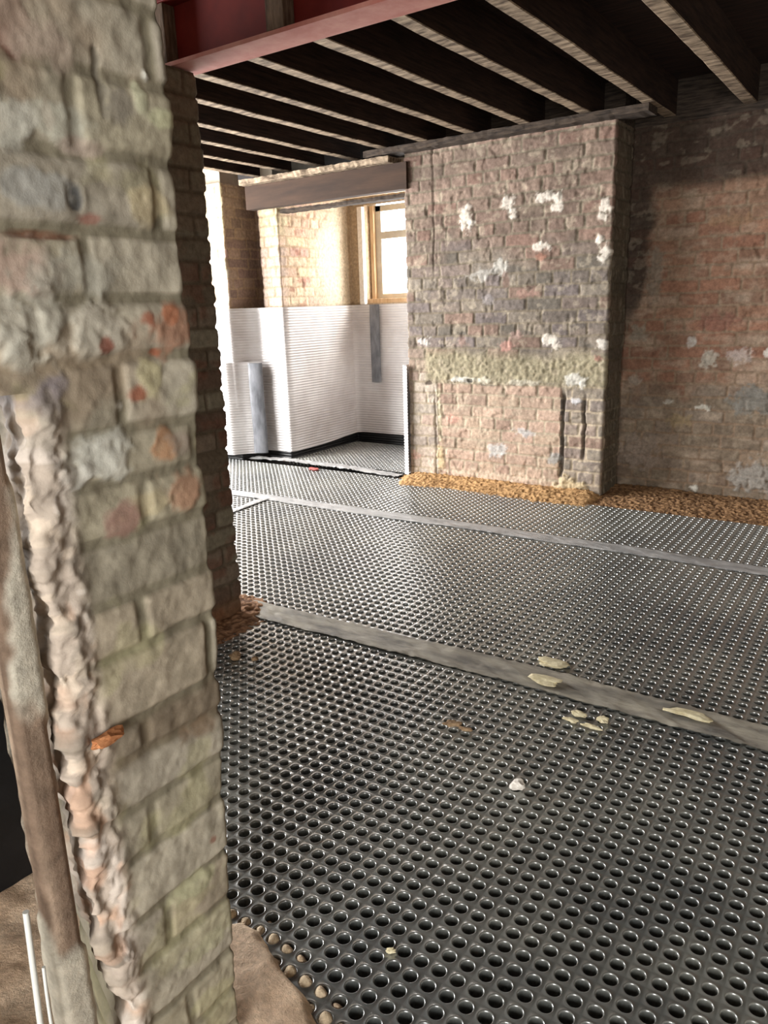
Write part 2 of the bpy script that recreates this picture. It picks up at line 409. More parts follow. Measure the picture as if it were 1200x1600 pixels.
# ---- left part of the back wall: nibs and the bay
def bay_fn(u, z, x, y):
    d, r1, r2, r3, r4 = brick_pattern(u, z, COURSES, 8, header_every=3, joint=0.010)
    n = fbm(u * 9, z * 9, 1); n2 = fbm(u * 40, z * 40, 3); n3 = fbm(u * 4, z * 4, 4)
    rel = sstep(-0.002, 0.006, d)
    h = rel * (0.005 + 0.006 * (r1 - 0.5)) + 0.010 * (n2 - 0.5) + 0.014 * (n - 0.5)
    bayw = sstep(4.72, 4.8, y) * (x > -4.3)
    nib = palette(r2, [(196, 176, 160), (204, 184, 166), (186, 168, 154), (206, 178, 164), (190, 180, 160)])
    bay = palette(r2, [(200, 178, 154), (208, 190, 164), (192, 166, 146), (184, 156, 142), (206, 188, 158)])
    c = mix(nib, bay, bayw)
    creamz = (sstep(1.62, 1.8, z + 0.2 * (n - .5)) * 0.7 * (1 - bayw))
    c = mix(c, np.broadcast_to(L(206, 192, 152), c.shape), creamz)
    recess_shade = ((x > -4.585) & (y > 4.47) & (x < -4.41)).astype(float) * (y < 5)
    c = mix(c, palette(r3, [(150, 128, 116), (132, 112, 104), (160, 138, 122)]), recess_shade * 0.85)  # shade of the nib corner painted in as darker brick colours
    mort = np.broadcast_to(L(176, 154, 128), c.shape)
    col = mix(mort, c, sstep(-0.001, 0.003, d))
    # sandy plaster towards the window
    pl = bayw * sstep(5.0, 5.35, y + 0.5 * (n3 - 0.5)) * 0.85
    pl = np.maximum(pl, (y > 5.58) * 1.0)
    col = mix(col, np.broadcast_to(L(202, 190, 168), c.shape), pl)
    col = mix(col, np.broadcast_to(L(178, 158, 132), c.shape), (y > 5.58) * 1.0)
    h = h * (1 - 0.55 * pl)
    redp = bayw * sstep(0.62, 0.70, fbm(u * 14, z * 14, 9)) * (1 - pl)
    col = mix(col, np.broadcast_to(L(152, 100, 84), c.shape), redp * 0.6)
    return h, col
# travel so that the outside stays to the right: from the window reveal back round to the left
bay_path = [(-4.06, 5.80), (-4.06, 5.62), (-4.22, 5.62), (-4.22, 4.69), (-4.42, 4.69), (-4.42, 4.82), (-4.58, 4.82), (-4.58, 4.46), (-5.95, 4.46)]
bay_path = bay_path[::-1]
def flipwrap(fn):
    def g(u, z, x, y):
        h, c = fn(u, z, x, y); return h, c
    return g
w = relief_wall('wall_bay', bay_path, -0.04, 2.16, 0.009, bay_fn); tag(w, kind='structure')
# bay wall under and over the window
w = relief_wall('wall_bay', [(-4.07, 5.62), (-2.90, 5.62)], -0.04, 1.235, 0.02, bay_fn); tag(w, kind='structure')
w = relief_wall('wall_bay', [(-4.07, 5.62), (-2.90, 5.62)], 2.04, 2.45, 0.02, bay_fn); tag(w, kind='structure')

# ---- near wall end on the left (faces +X), ragged on its left side
NX = -0.79
def near_edge(z):   # the far corner of the wall leans slightly
    return 0.655 + 0.035 * sstep(0.1, 0.95, z)
NC = [-0.07, 0.005, 0.07, 0.14, 0.214, 0.31, 0.392, 0.487, 0.558, 0.632, 0.684, 0.782, 0.854, 0.934, 1.003, 1.064, 1.149, 1.218, 1.293, 1.375, 1.46, 1.54, 1.615, 1.69, 1.77, 1.85, 1.93, 2.01, 2.09, 2.17, 2.3]
def near_fn(u, z, x, y):
    d, r1, r2, r3, r4 = brick_pattern(y, z, NC, 5, blen=0.235, joint=0.012, off0=0.23, warp=0.005)
    # local u relief only matters on the +X face and round the corner
    n = fbm(u * 16, z * 16, 2); n2 = fbm(u * 60, z * 60, 3); n3 = fbm(u * 7, z * 7, 7)
    rel = sstep(-0.003, 0.007, d)
    h = rel * (0.004 + 0.004 * (r1 - 0.5)) + 0.004 * (n2 - 0.5) + 0.009 * (n - 0.5)
    c = palette(r2, [(166, 158, 138), (156, 148, 130), (172, 164, 148), (160, 152, 138), (150, 142, 126), (168, 156, 138)])
    c = c * (0.92 + 0.16 * r3)[..., None]
    mort = np.broadcast_to(L(124, 117, 100), c.shape)
    col = mix(mort, c, sstep(-0.002, 0.004, d) * 0.9)
    col = mix(col, np.broadcast_to(L(152, 132, 112), c.shape), sstep(0.52, 0.7, n3) * 0.5 * sstep(0.75, 0.95, z))
    col = mix(col, np.broadcast_to(L(170, 166, 124), c.shape), sstep(0.58, 0.68, fbm(u * 11, z * 14, 10)) * 0.32)
    col = mix(col, np.broadcast_to(L(112, 104, 88), c.shape), sstep(0.55, 0.7, fbm(u * 22, z * 26, 11)) * 0.35)
    gap = sstep(.045, .02, np.abs(z - .655 + 0.02 * (n - .5))) * 0.7
    col = mix(col, np.broadcast_to(L(104, 90, 74), c.shape), gap)
    sp = [(.65, 1.18, .045, .033, (176, 116, 84), .003), (.625, 1.195, .014, .014, (172, 80, 46), .002), (.655, 1.20, .016, .012, (190, 104, 62), .002), (.632, 1.155, .012, .008, (176, 84, 48), 0),
          (.555, 1.182, .038, .034, (186, 176, 156), .008), (.56, 1.165, .012, .010, (160, 72, 50), 0), (.47, 1.19, .045, .04, (180, 174, 156), .008),
          (.54, 1.038, .050, .026, (206, 204, 190), .008), (.50, 1.02, .02, .015, (200, 196, 184), .006),
          (.632, 1.035, .024, .022, (190, 128, 82), .003), (.66, 1.035, .02, .022, (160, 140, 122), .003), (.650, .968, .036, .033, (188, 132, 96), .006), (.60, .965, .03, .02, (176, 158, 116), .003), (.555, .955, .03, .02, (160, 112, 96), .002),
          (.474, 1.11, .027, .030, (128, 116, 122), .004), (.46, 1.165, .03, .03, (190, 184, 166), .01), (.60, 1.105, .018, .012, (172, 84, 52), 0), (.62, 1.12, .018, .03, (184, 172, 124), .003), (.57, 1.095, .010, .008, (206, 200, 184), .003),
          (.642, 1.328, .036, .022, (186, 166, 122), .003), (.545, 1.325, .010, .016, (70, 74, 80), -.006), (.56, 1.305, .022, .008, (160, 92, 74), 0), (.50, 1.285, .05, .006, (120, 66, 40), -.01),
          (.495, 1.47, .014, .018, (104, 44, 34), -.002), (.50, 1.49, .03, .03, (160, 128, 108), .002), (.53, 1.475, .035, .03, (170, 146, 126), .003), (.525, 1.405, .006, .016, (166, 92, 58), 0),
          (.66, 1.47, .010, .008, (226, 226, 214), .004), (.645, 1.45, .012, .028, (186, 184, 146), .004), (.675, 1.425, .02, .010, (188, 186, 140), .004), (.62, 1.43, .02, .03, (134, 124, 108), 0), (.595, 1.46, .006, .04, (110, 100, 84), -.006),
          (.54, 1.40, .04, .025, (176, 172, 152), .003), (.48, 1.39, .03, .03, (182, 178, 162), .004), (.56, 1.38, .03, .012, (172, 150, 132), .002), (.50, 1.33, .035, .025, (156, 154, 146), .002),
          (.47, 1.255, .05, .03, (182, 148, 130), .003), (.53, 1.25, .06, .03, (164, 158, 140), .003),
          (.635, .62, .03, .02, (132, 104, 76), -.002), (.60, .38, .05, .02, (176, 172, 128), .002), (.615, .26, .05, .02, (176, 170, 130), .002), (.64, .43, .008, .008, (150, 92, 70), 0)]
    h, col = splat(h, col, y, z, sp, 4, 0.65, 0.85, 0.6)
    # ragged broken arris with plaster lumps, below 1.12 m
    e = sstep(0.505 + 0.02 * (n3 - .5), 0.475, y) * sstep(1.13, 1.08, z)
    lump = fbm(u * 34, z * 26, 6); lump2 = fbm(u * 90, z * 80, 8)
    h = h + e * (0.022 * (lump - 0.35) + 0.012 * (lump2 - .5))
    ec = palette(fbm(u * 14, z * 12, 1), [(160, 154, 140), (196, 184, 172), (204, 192, 182), (180, 166, 154), (206, 190, 174), (150, 142, 130)])
    ec = mix(ec, np.broadcast_to(L(206, 158, 128), c.shape), sstep(0.64, 0.74, fbm(y * 20, z * 16, 3)) * 0.5)
    ec = mix(ec, np.broadcast_to(L(110, 104, 94), c.shape), sstep(0.56, 0.66, lump) * 0.45)
    col = mix(col, ec, e * 0.9)
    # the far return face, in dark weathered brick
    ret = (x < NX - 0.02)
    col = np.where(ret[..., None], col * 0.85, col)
    return h, col
def near_wall():
    res = 0.0032
    VV, FF, CC, off = [], [], [], 0
    for z0, z1, low in ((-0.03, 1.128, True), (1.122, 2.24, False)):
        zs = np.linspace(z0, z1, int((z1 - z0) / res))
        nb, nf, nr = 34, (78 if low else 190), 80
        rag = 0.440 + 0.030 * (fbm(zs * 9, zs * 0 + 2, 3) - .5) + 0.022 * (fbm(zs * 40, zs * 0 + 5, 4) - .5) + 0.022 * sstep(0.5, 0.2, zs)
        V = []
        for z, rg in zip(zs, rag):
            l = float(rg) if low else 0.1
            r = float(near_edge(z)); sl = 0.10 if low else 0.0
            row = [(NX - 0.28 + 0.28 * k / nb, l + sl * (1 - k / nb)) for k in range(nb)]
            row += [(NX, l + (r - l) * k / nf) for k in range(nf)]
            row += [(NX - 0.28 * k / nr, r) for k in range(nr + 1)]
            V.append(row)
        V = np.array(V).transpose(1, 0, 2)
        for it in range(2):
            V[1:-1] = (V[:-2] + 2 * V[1:-1] + V[2:]) / 4
        tang = np.gradient(V, axis=0); tang /= np.linalg.norm(tang, axis=2)[..., None] + 1e-9
        nrm = np.stack([tang[..., 1], -tang[..., 0]], -1)
        X = V[..., 0]; Yv = V[..., 1]; Z = np.repeat(zs[None, :], V.shape[0], 0)
        jamb = (np.arange(V.shape[0]) < nb)[:, None]
        Ua = np.where(jamb, Yv + (X - NX), Yv - (X - NX))
        h, col = near_fn(Ua, Z, X, Yv)
        P = np.stack([X + nrm[..., 0] * h, Yv + nrm[..., 1] * h, Z], -1)
        nu, nv = X.shape
        VV.append(P.reshape(-1, 3)); CC.append(col.reshape(-1, 3)); FF.append(grid_faces(nu, nv, off)); off += nu * nv
    return mesh_np('wall_left', np.concatenate(VV), np.concatenate(FF), M_BRICK_SOFT, None, np.concatenate(CC))
w = near_wall(); tag(w, kind='structure')
# the rest of that wall above the missing part, out of frame
w = box('wall_left', NX - 0.32, NX - 0.02, -2.4, 0.36, 1.14, 2.24, M_PLAIN); tag(w, kind='structure')

# ---- far brick pier under the steel
def pier_fn(u, z, x, y):
    d, r1, r2, r3, r4 = brick_pattern(u, z, COURSES, 6, blen=0.232, off0=0.1)
    n = fbm(u * 12, z * 12, 2); n2 = fbm(u * 45, z * 45, 3); n3 = fbm(u * 5, z * 5, 4)
    rel = sstep(-0.003, 0.007, d)
    h = rel * (0.007 + 0.005 * (r1 - 0.5)) + 0.007 * (n2 - 0.5) + 0.008 * (n - .5)
    c = palette(r2, [(112, 102, 88), (100, 88, 74), (118, 104, 90), (98, 80, 68), (122, 114, 98)])
    c = mix(c, np.broadcast_to(L(108, 72, 58), c.shape), sstep(0.5, 0.62, fbm(u * 7, z * 9, 5)) * 0.6)
    c = mix(c, np.broadcast_to(L(122, 114, 98), c.shape), sstep(1.1, 1.6, z + 0.4 * (n3 - .5)) * 0.6)
    col = mix(np.broadcast_to(L(96, 84, 70), c.shape), c, sstep(-0.001, 0.004, d))
    col = mix(col, np.broadcast_to(L(120, 82, 54), c.shape), sstep(0.12, 0.03, z) * 0.7)
    return h, col
PX, PY0, PY1 = -2.155, 1.50, 2.02
pier = relief_wall('brick_pier', [(PX, PY0), (PX, PY1), (PX - 0.40, PY1), (PX - 0.40, PY0), (PX, PY0)], -0.03, 1.99, 0.0062, pier_fn)
tag(pier, 'dark brick pier under the red steel beam, behind the near wall end', 'pier')

# ------------------------------------------------------------------ rest of the room shell
tag(box('floor', -6.2, 3.0, -3.2, 6.2, -0.16, -0.046, M_FLOOR), kind='structure')
tag(box('wall_left', -6.15, -5.95, -3.0, 0.0, -0.1, 2.45, M_PLAIN), kind='structure')
tag(box('wall_left', -6.15, -5.95, 1.5, 1.95, -0.1, 2.45, M_PLAIN), kind='structure')
tag(box('wall_left', -6.15, -5.95, 0.0, 1.5, -0.1, 0.6, M_PLAIN), kind='structure')
tag(box('wall_left', -6.15, -5.95, 0.0, 1.5, 2.1, 2.45, M_PLAIN), kind='structure')
tag(box('wall_left', -6.15, -5.95, 3.85, 4.7, -0.1, 2.45, M_PLAIN), kind='structure')
tag(box('wall_left', -6.15, -5.95, 1.95, 3.85, -0.1, 0.6, M_PLAIN), kind='structure')
tag(box('wall_left', -6.15, -5.95, 1.95, 3.85, 2.1, 2.45, M_PLAIN), kind='structure')
tag(box('wall_right', 2.6, 2.8, -3.0, 5.1, -0.1, 2.45, M_PLAIN), kind='structure')
tag(box('wall_front', -6.15, -0.4, -2.6, -2.4, -0.1, 2.45, M_PLAIN), kind='structure')
tag(box('wall_front', 1.6, 2.8, -2.6, -2.4, -0.1, 2.45, M_PLAIN), kind='structure')
tag(box('wall_front', -0.4, 1.6, -2.6, -2.4, 2.1, 2.45, M_PLAIN), kind='structure')
tag(box('wall_bay', -6.15, -4.62, 4.5, 4.7, -0.1, 2.45, M_PLAIN), kind='structure')
tag(box('wall_bay', -4.6, -4.40, 4.86, 5.9, -0.1, 2.45, M_PLAIN), kind='structure')

# ceiling boards seen between the joists
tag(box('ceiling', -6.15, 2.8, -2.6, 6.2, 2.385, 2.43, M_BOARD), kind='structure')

# ------------------------------------------------------------------ joists
def make_joist(x, y0, y1, wdt=0.052, zb=2.2, zt=2.383, seed=0):
    rs = np.random.RandomState(seed + 40)
    n = 60; ys = np.linspace(y0, y1, n)
    prof = []
    ph = rs.rand() * 10
    w1 = wdt / 2
    ring = []
    for i, yy in enumerate(ys):
        wob = 0.004 * (vnoise(yy * 2.2 + ph, 3.1, 2) - 0.5) * 2
        bb = 0.004 * (vnoise(yy * 26 + ph, 1.7, 5) - 0.5) + 0.003 * (vnoise(yy * 60 + ph, 1.7, 6) - .5)
        ring.append([(x - w1 + wob, yy, zb + bb + .003), (x - w1 + .004 + wob, yy, zb + bb), (x + w1 - .004 + wob, yy, zb + bb), (x + w1 + wob, yy, zb + bb + .003), (x + w1 + wob, yy, zt), (x - w1 + wob, yy, zt)])
    V = np.array(ring).reshape(-1, 3); F = []; mi = []
    for i in range(n - 1):
        for k in range(6):
            a = i * 6 + k; b = i * 6 + (k + 1) % 6
            F.append((a, b, b + 6, a + 6)); mi.append(1 if k in (0, 1, 2) else 0)
    F.append((0, 1, 2, 3)); F.append((0, 3, 4, 5)); e = (n - 1) * 6
    F.append((e + 3, e + 2, e + 1, e)); F.append((e + 5, e + 4, e + 3, e)); mi += [0] * 4
    o = mesh_np('ceiling_joist', V, np.array(F)[:, ::-1], M_JOIST, smooth=False)
    o.data.materials.append(M_LATH)
    o.data.polygons.foreach_set('material_index', np.array(mi, np.int32)); o.data.update()
    return o
JX = [-0.55, -0.91, -1.335, -1.685, -2.045, -2.40, -2.73, -3.05, -3.42, -3.74, -4.06, -4.38, -0.15, 0.22]
ordw = {-0.91: 'widest looking, rightmost one, running over the dark alcove', -1.335: 'second from the right, meeting the corner of the chimney breast',
        -1.685: 'third from the right, ending over the chimney breast', -2.045: 'fourth from the right, ending over the chimney middle',
        -2.40: 'fifth from the right, ending over the chimney left half', -2.73: 'sixth from the right, ending near the chimney left corner',
        -3.05: 'fifth from the left, ending above the brown lintel', -3.42: 'fourth from the left, ending above the brown lintel', -3.74: 'third from the left, above the brown lintel',
        -4.06: 'second from the left, far end of the ceiling', -4.38: 'leftmost one, beside the pale brick nib'}
for i, x in enumerate(JX):
    y1 = 4.87 if x > -1.4 else 4.665
    if x in (-0.55, -0.15, 0.22): continue
    j = make_joist(x, 1.95 if False else -2.3, y1, wdt=0.068, seed=i)
    tag(j, 'dark timber ceiling joist, ' + ordw[x], 'joist', 'ceiling joists')

# ------------------------------------------------------------------ red steel beam
rb = empty('steel_beam', (-1.0, 2.0, 2.0))
tag(rb, 'red oxide painted steel I-beam resting on the brick pier under the joists', 'beam')
def part(name, x0, x1, y0, y1, z0, z1, mat, bev, par):
    o = box(name, x0, x1, y0, y1, z0, z1, mat, None, bev)
    o.parent = par; o.matrix_parent_inverse = Matrix.Translation(-par.location); return o
BY = 1.99
part('flange', -2.5, 2.59, BY - 0.062, BY + 0.062, 1.995, 2.008, M_REDF, 0.002, rb)
part('web', -2.5, 2.59, BY - 0.005, BY + 0.005, 2.008, 2.188, M_RED, 0, rb)
part('flange', -2.5, 2.59, BY - 0.062, BY + 0.062, 2.188, 2.199, M_RED, 0.002, rb)
blk = box('web_packer', -1.735, -1.665, BY - 0.058, BY - 0.006, 2.010, 2.187, M_OLDWOOD, None, 0.004)
tag(blk, 'brown timber packer standing in the web of the red beam', 'wood block', 'timber packers in the red beam')
blk = box('web_packer', -2.235, -2.185, BY - 0.058, BY - 0.006, 2.010, 2.187, M_OLDWOOD, None, 0.004)
tag(blk, 'dark timber packer at the left end of the red beam, beside the near wall', 'wood block', 'timber packers in the red beam')

# ------------------------------------------------------------------ wall plate and lintels
def rough_beam(name, x0, x1, y0, y1, z0, z1, mat, seed=0, amp=0.004):
    bm = bmesh.new(); box_bm(bm, x0, x1, y0, y1, z0, z1)
    bmesh.ops.subdivide_edges(bm, edges=[e for e in bm.edges if abs(e.verts[0].co.x - e.verts[1].co.x) > .1], cuts=60)
    rs = random.Random(seed)
    for v in bm.verts:
        v.co.y += rs.uniform(-amp, amp) * .5; v.co.z += rs.uniform(-amp, amp) * .5
    return link_bm(name, bm, mat)
o = rough_beam('wall_plate', -3.2, -1.33, 4.44, 4.60, 2.160, 2.198, M_PLATE, 1)
tag(o, 'long sooty timber wall plate on top of the chimney breast carrying the joists', 'timber')
o = rough_beam('lintel_beam', -4.36, -2.90, 4.50, 4.58, 1.945, 2.11, M_BROWNST, 2, 0.0)
tag(o, 'smooth brown lintel beam across the opening to the window bay', 'lintel')
o = rough_beam('packing_board', -4.36, -3.0, 4.44, 4.60, 2.112, 2.150, M_LATH, 3, 0.006)
tag(o, 'thin pale packing board between the brown lintel and the joists', 'board')
o = rough_beam('lintel_board', -4.2, -2.94, 4.70, 4.78, 1.925, 1.950, M_PLATE, 4, 0.004)
tag(o, 'thin dark board behind the brown lintel over the bay', 'board')
o = rough_beam('inner_lintel', -4.2, -2.94, 5.00, 5.12, 2.03, 2.09, M_NEWWOOD, 5, 0.002)
tag(o, 'pale new timber lintel inside the bay in front of the window head', 'lintel')
tag(box('ceiling', -4.45, -2.9, 4.62, 5.9, 2.13, 2.16, M_PLAIN), kind='structure')

# ------------------------------------------------------------------ bay window
WX0, WX1, WZ0, WZ1, WY = -4.06, -3.0, 1.24, 2.04, 5.74
win = empty('window_1', (WX0, WY, WZ0)); tag(win, kind='structure')
def wp(name, x0, x1, z0, z1, y0, y1, mat, bev=0.004):
    o = part(name, x0, x1, y0, y1, z0, z1, mat, bev, win); tag(o, kind='structure'); return o
wp('window_frame', WX0 + .05, WX0 + .11, WZ0 + .03, WZ1, WY - .03, WY + .04, M_FRAME)
wp('window_frame', WX1 - .06, WX1, WZ0 + .03, WZ1, WY - .03, WY + .04, M_FRAME)
wp('window_frame', WX0 + .05, WX1, WZ1 - .05, WZ1, WY - .03, WY + .04, M_FRAME)
wp('window_frame', WX0 + .11, WX1 - .06, WZ0 + .03, WZ0 + .07, WY - .03, WY + .04, M_FRAME)
wp('window_transom', WX0 + .11, WX1 - .06, 1.765, 1.825, WY - .035, WY + .04, M_FRAME)
wp('window_mullion', -3.52, -3.46, WZ0 + .07, WZ1 - .05, WY - .03, WY + .04, M_FRAME)
wp('window_lining', WX0 + .012, WX0 + .05, WZ0 + .02, WZ1, WY - .06, WY + .03, M_NEWWOOD)
wp('window_sill', WX0, WX1, WZ0 - .01, WZ0 + .03, WY - .10, WY + .06, M_NEWWOOD)
g = wp('window_pane', WX0 + .11, WX1 - .06, WZ0 + .07, WZ1 - .05, WY + .0, WY + .006, M_GLASS, 0)
o = box('timber_batten', WX0 - 0.045, WX0 + 0.004, 5.575, 5.618, 1.225, 2.03, M_WHITE, None, .003)
tag(o, 'white upright batten lining the left edge of the window opening', 'batten')

# ------------------------------------------------------------------ dimpled floor membranes
def membrane(name, x0, x1, y0, y1, label, skip=None, nseg=16, pitch=0.0388, zoff=0.0, lumps=None):
    nx = int(round((x1 - x0) / pitch)); ny = int(round((y1 - y0) / pitch))
    ang = np.arange(nseg) * 2 * np.pi / nseg + np.pi / nseg * 0
    c, s = np.cos(ang), np.sin(ang); mx = np.maximum(abs(c), abs(s))
    hp = pitch / 2
    rings = [np.stack([c / mx * hp, s / mx * hp, 0 * c], -1)]
    for r, z in ((.0170, 0.0001), (.0156, .0010), (.0142, .0006), (.0131, -.0014), (.0124, -.0055), (.0119, -.0180), (.0112, -.0340)):
        rings.append(np.stack([c * r, s * r, 0 * c + z], -1))
    tpl = np.concatenate(rings + [np.array([[0, 0, -.0345]])])
    nr = len(rings); F = []
    for k in range(nr - 1):
        for i in range(nseg):
            j = (i + 1) % nseg
            F.append((k * nseg + i, k * nseg + j, (k + 1) * nseg + j, (k + 1) * nseg + i))
    T = [((nr - 1) * nseg + i, (nr - 1) * nseg + (i + 1) % nseg, nr * nseg) for i in range(nseg)]
    F = np.array(F); T = np.array(T)
    cx = x0 + (np.arange(nx) + .5) * pitch; cy = y0 + (np.arange(ny) + .5) * pitch
    CX, CY = [a.ravel() for a in np.meshgrid(cx, cy, indexing='ij')]
    if skip is not None:
        k = ~skip(CX, CY); CX, CY = CX[k], CY[k]
    N = len(CX)
    jit = np.random.RandomState(3).normal(0, 0.0003, (N, 2)); 
    V = np.tile(tpl, (N, 1, 1)); V[..., 0] += CX[:, None]; V[..., 1] += CY[:, None]
    V[:, nseg:, 0] += jit[:, :1]; V[:, nseg:, 1] += jit[:, 1:]
    x = V[..., 0]; y = V[..., 1]
    V[..., 2] += zoff + 0.006 * (fbm(x * 1.1, y * 1.1, 3, 2) - 0.5) * 2
    # embossed saddle ridges between the cups
    top = V[..., 2] > -1
    Fq = (F[None] + (np.arange(N) * len(tpl))[:, None, None]).reshape(-1, 4)
    Ft = (T[None] + (np.arange(N) * len(tpl))[:, None, None]).reshape(-1, 3)
    o = mesh_np(name, V.reshape(-1, 3), Fq, M_MEM, tris=Ft)
    tag(o, label, 'membrane', 'black dimpled floor membranes'); return o
def in_pier(x, y): return (x > PX - .43) & (x < PX + .02) & (y > PY0 - .03) & (y < PY1 + .03)
membrane('dimpled_membrane', -2.9, 1.1, 0.72, 2.115, 'black dimpled plastic membrane sheet nearest the camera, in front of the near tape seam',
         skip=lambda x, y: in_pier(x, y) | ((x < -0.60) & (y < 0.70 - 0.3 * (x + .79))) , nseg=24)
membrane('dimpled_membrane', -5.6, 1.6, 2.115, 3.57, 'black dimpled plastic membrane sheet between the two tape seams')
membrane('dimpled_membrane', -5.6, 1.6, 3.57, 4.42, 'black dimpled plastic membrane sheet between the far tape seam and the chimney breast', skip=lambda x, y: (x > CHX0 - .0) & (y > 4.36))
membrane('dimpled_membrane', -4.2, -2.98, 4.60, 5.58, 'dark dimpled plastic membrane sheet inside the window bay', nseg=16)

# ------------------------------------------------------------------ seam tapes
def strip(name, pts, width, mat, z=0.006, amp=0.004, seed=0, res=0.008, edge=0.002, parent=None, dust=None):
    """wrinkled tape along a polyline in plan"""
    pts = np.array(pts, float); seg = np.linalg.norm(np.diff(pts, axis=0), axis=1); s = np.concatenate([[0], np.cumsum(seg)])
    n = max(4, int(s[-1] / res)); t = np.linspace(0, s[-1], n)
    cx = np.interp(t, s, pts[:, 0]); cy = np.interp(t, s, pts[:, 1])
    tg = np.gradient(np.stack([cx, cy], -1), axis=0); tg /= np.linalg.norm(tg, axis=1)[:, None]
    nm = np.stack([-tg[:, 1], tg[:, 0]], -1)
    m = max(5, int(width / res)); w = np.linspace(-.5, .5, m)
    ww = width * (1 + 0.12 * (fbm(t * 5, t * 0 + seed, 2) - .5))
    off = 0.006 * (fbm(t * 2.5, t * 0 + seed + 4, 3) - .5) * 2
    X = cx[:, None] + nm[:, :1] * (w[None] * ww[:, None] + off[:, None]); Y = cy[:, None] + nm[:, 1:] * (w[None] * ww[:, None] + off[:, None])
    TT = np.repeat(t[:, None], m, 1); Wd = np.repeat(w[None], n, 0)
    Z = z + 0.006 * (fbm(X * 1.1, Y * 1.1, 3, 2) - 0.5) * 2 + amp * (fbm(TT * 12 + seed, Wd * 3, 1) - .3) + amp * .8 * (fbm(TT * 45 + Wd * 9, Wd * 2 + seed, 4) - .5)
    Z = Z - edge * (np.abs(Wd) > .47)
    V = np.stack([X, Y, Z], -1).reshape(-1, 3); nv = len(V)
    Vb = V.copy(); Vb[:, 2] -= 0.002
    F = grid_faces(n, m)
    o = mesh_np(name, np.concatenate([V, Vb]), np.concatenate([F, F[:, ::-1] + nv]), mat, parent)
    return o
M_TAPED = mat_noise('dusty_grey_tape', (108, 105, 100), (172, 166, 152), 5, 0.55, (1, 3, 1), 0.6, 0.5, bdist=0.005)
o = strip('seam_tape', [(-2.22, 2.085), (-1.6, 2.105), (-0.9, 2.125), (1.2, 2.125)], 0.135, M_TAPED, 0.007, 0.009, 1)
tag(o, 'wide wrinkled grey seam tape crossing the floor from the brick pier to the right edge', 'tape', 'grey seam tapes on the floor')
o = strip('seam_tape', [(-5.6, 3.55), (-3.7, 3.55), (-2.07, 3.575), (1.6, 3.60)], 0.115, M_TAPE, 0.005, 0.005, 2)
tag(o, 'straight grey seam tape across the floor in front of the chimney breast', 'tape', 'grey seam tapes on the floor')
o = strip('seam_tape', [(-3.42, 3.52), (-3.40, 3.3), (-3.33, 2.2)], 0.06, M_TAPE, 0.007, 0.006, 3)
tag(o, 'short lapped seam running back from the pier to the far tape', 'tape', 'grey seam tapes on the floor')
o = strip('seam_tape', [(-4.62, 4.50), (-4.2, 4.56), (-3.6, 4.54), (-2.99, 4.46)], 0.10, M_TAPE, 0.010, 0.016, 4)
tag(o, 'loose grey lap strip on the threshold of the window bay', 'tape', 'grey seam tapes on the floor')

# ------------------------------------------------------------------ white wall membrane
def wall_membrane(name, path, ztop, zbot, label, off=0.0, rp=0.0215, res=0.012, seed=0, mat=None, amp=0.0042, group='white wall membranes'):
    P = np.array(path, float); seg = np.linalg.norm(np.diff(P, axis=0), axis=1); s = np.concatenate([[0], np.cumsum(seg)])
    n = int(s[-1] / res); t = np.linspace(0, s[-1], n)
    x = np.interp(t, s, P[:, 0]); y = np.interp(t, s, P[:, 1])
    for it in range(2):
        x[1:-1] = (x[:-2] + 2 * x[1:-1] + x[2:]) / 4; y[1:-1] = (y[:-2] + 2 * y[1:-1] + y[2:]) / 4
    tg = np.gradient(np.stack([x, y], -1), axis=0); tg /= np.linalg.norm(tg, axis=1)[:, None]
    nm = np.stack([tg[:, 1], -tg[:, 0]], -1)
    zt = ztop(t) if callable(ztop) else ztop; zb = zbot(t) if callable(zbot) else zbot
    nz = int((np.max(zt) - np.min(zb)) / (rp / 6)) + 1
    k = np.linspace(0, 1, nz)
    Z = np.broadcast_to(zb, t.shape)[:, None] * (1 - k) + np.broadcast_to(zt, t.shape)[:, None] * k
    T = np.repeat(t[:, None], nz, 1)
    a = amp * (0.5 + 0.5 * np.cos(2 * np.pi * Z / rp)) * (1 + 0.25 * np.cos(2 * np.pi * T / rp))
    big = 0.03 * (fbm(T * 1.6, Z * 1.2, seed, 2) - .5) * sstep(0, 0.15, T)
    H = off + a + big * 0.6
    V = np.stack([x[:, None] + nm[:, :1] * H, y[:, None] + nm[:, 1:] * H, Z], -1).reshape(-1, 3)
    B = np.stack([x[:, None] + nm[:, :1] * (H - .004), y[:, None] + nm[:, 1:] * (H - .004), Z], -1).reshape(-1, 3)
    F = grid_faces(n, nz)
    # rim
    i = np.arange(n - 1); e1 = np.stack([i * nz, (i + 1) * nz, (i + 1) * nz + len(V), i * nz + len(V)], -1)
    e2 = e1[:, ::-1] + (nz - 1)
    o = mesh_np(name, np.concatenate([V, B]), np.concatenate([F, F[:, ::-1] + len(V), e1, e2]), mat or M_WMEM)
    tag(o, label, 'membrane', group); return o
wall_membrane('wall_membrane', [(-5.7, 4.40), (-4.56, 4.42), (-4.50, 4.55), (-4.43, 4.63), (-4.19, 4.655), (-4.175, 4.70), (-4.185, 5.56), (-4.15, 5.585), (-3.0, 5.585)],
              1.222, lambda t: 0.055 + 0.035 * sstep(1.9, 2.7, t), 'tall white ridged membrane hung round the bay walls below the window', 0.0, seed=2)
wall_membrane('wall_membrane', [(-5.7, 4.375), (-4.60, 4.375), (-4.52, 4.48), (-4.44, 4.55), (-4.40, 4.58)], 0.80, 0.045,
              'short white ridged membrane lapped in front at the left, half the height', 0.0, seed=5)
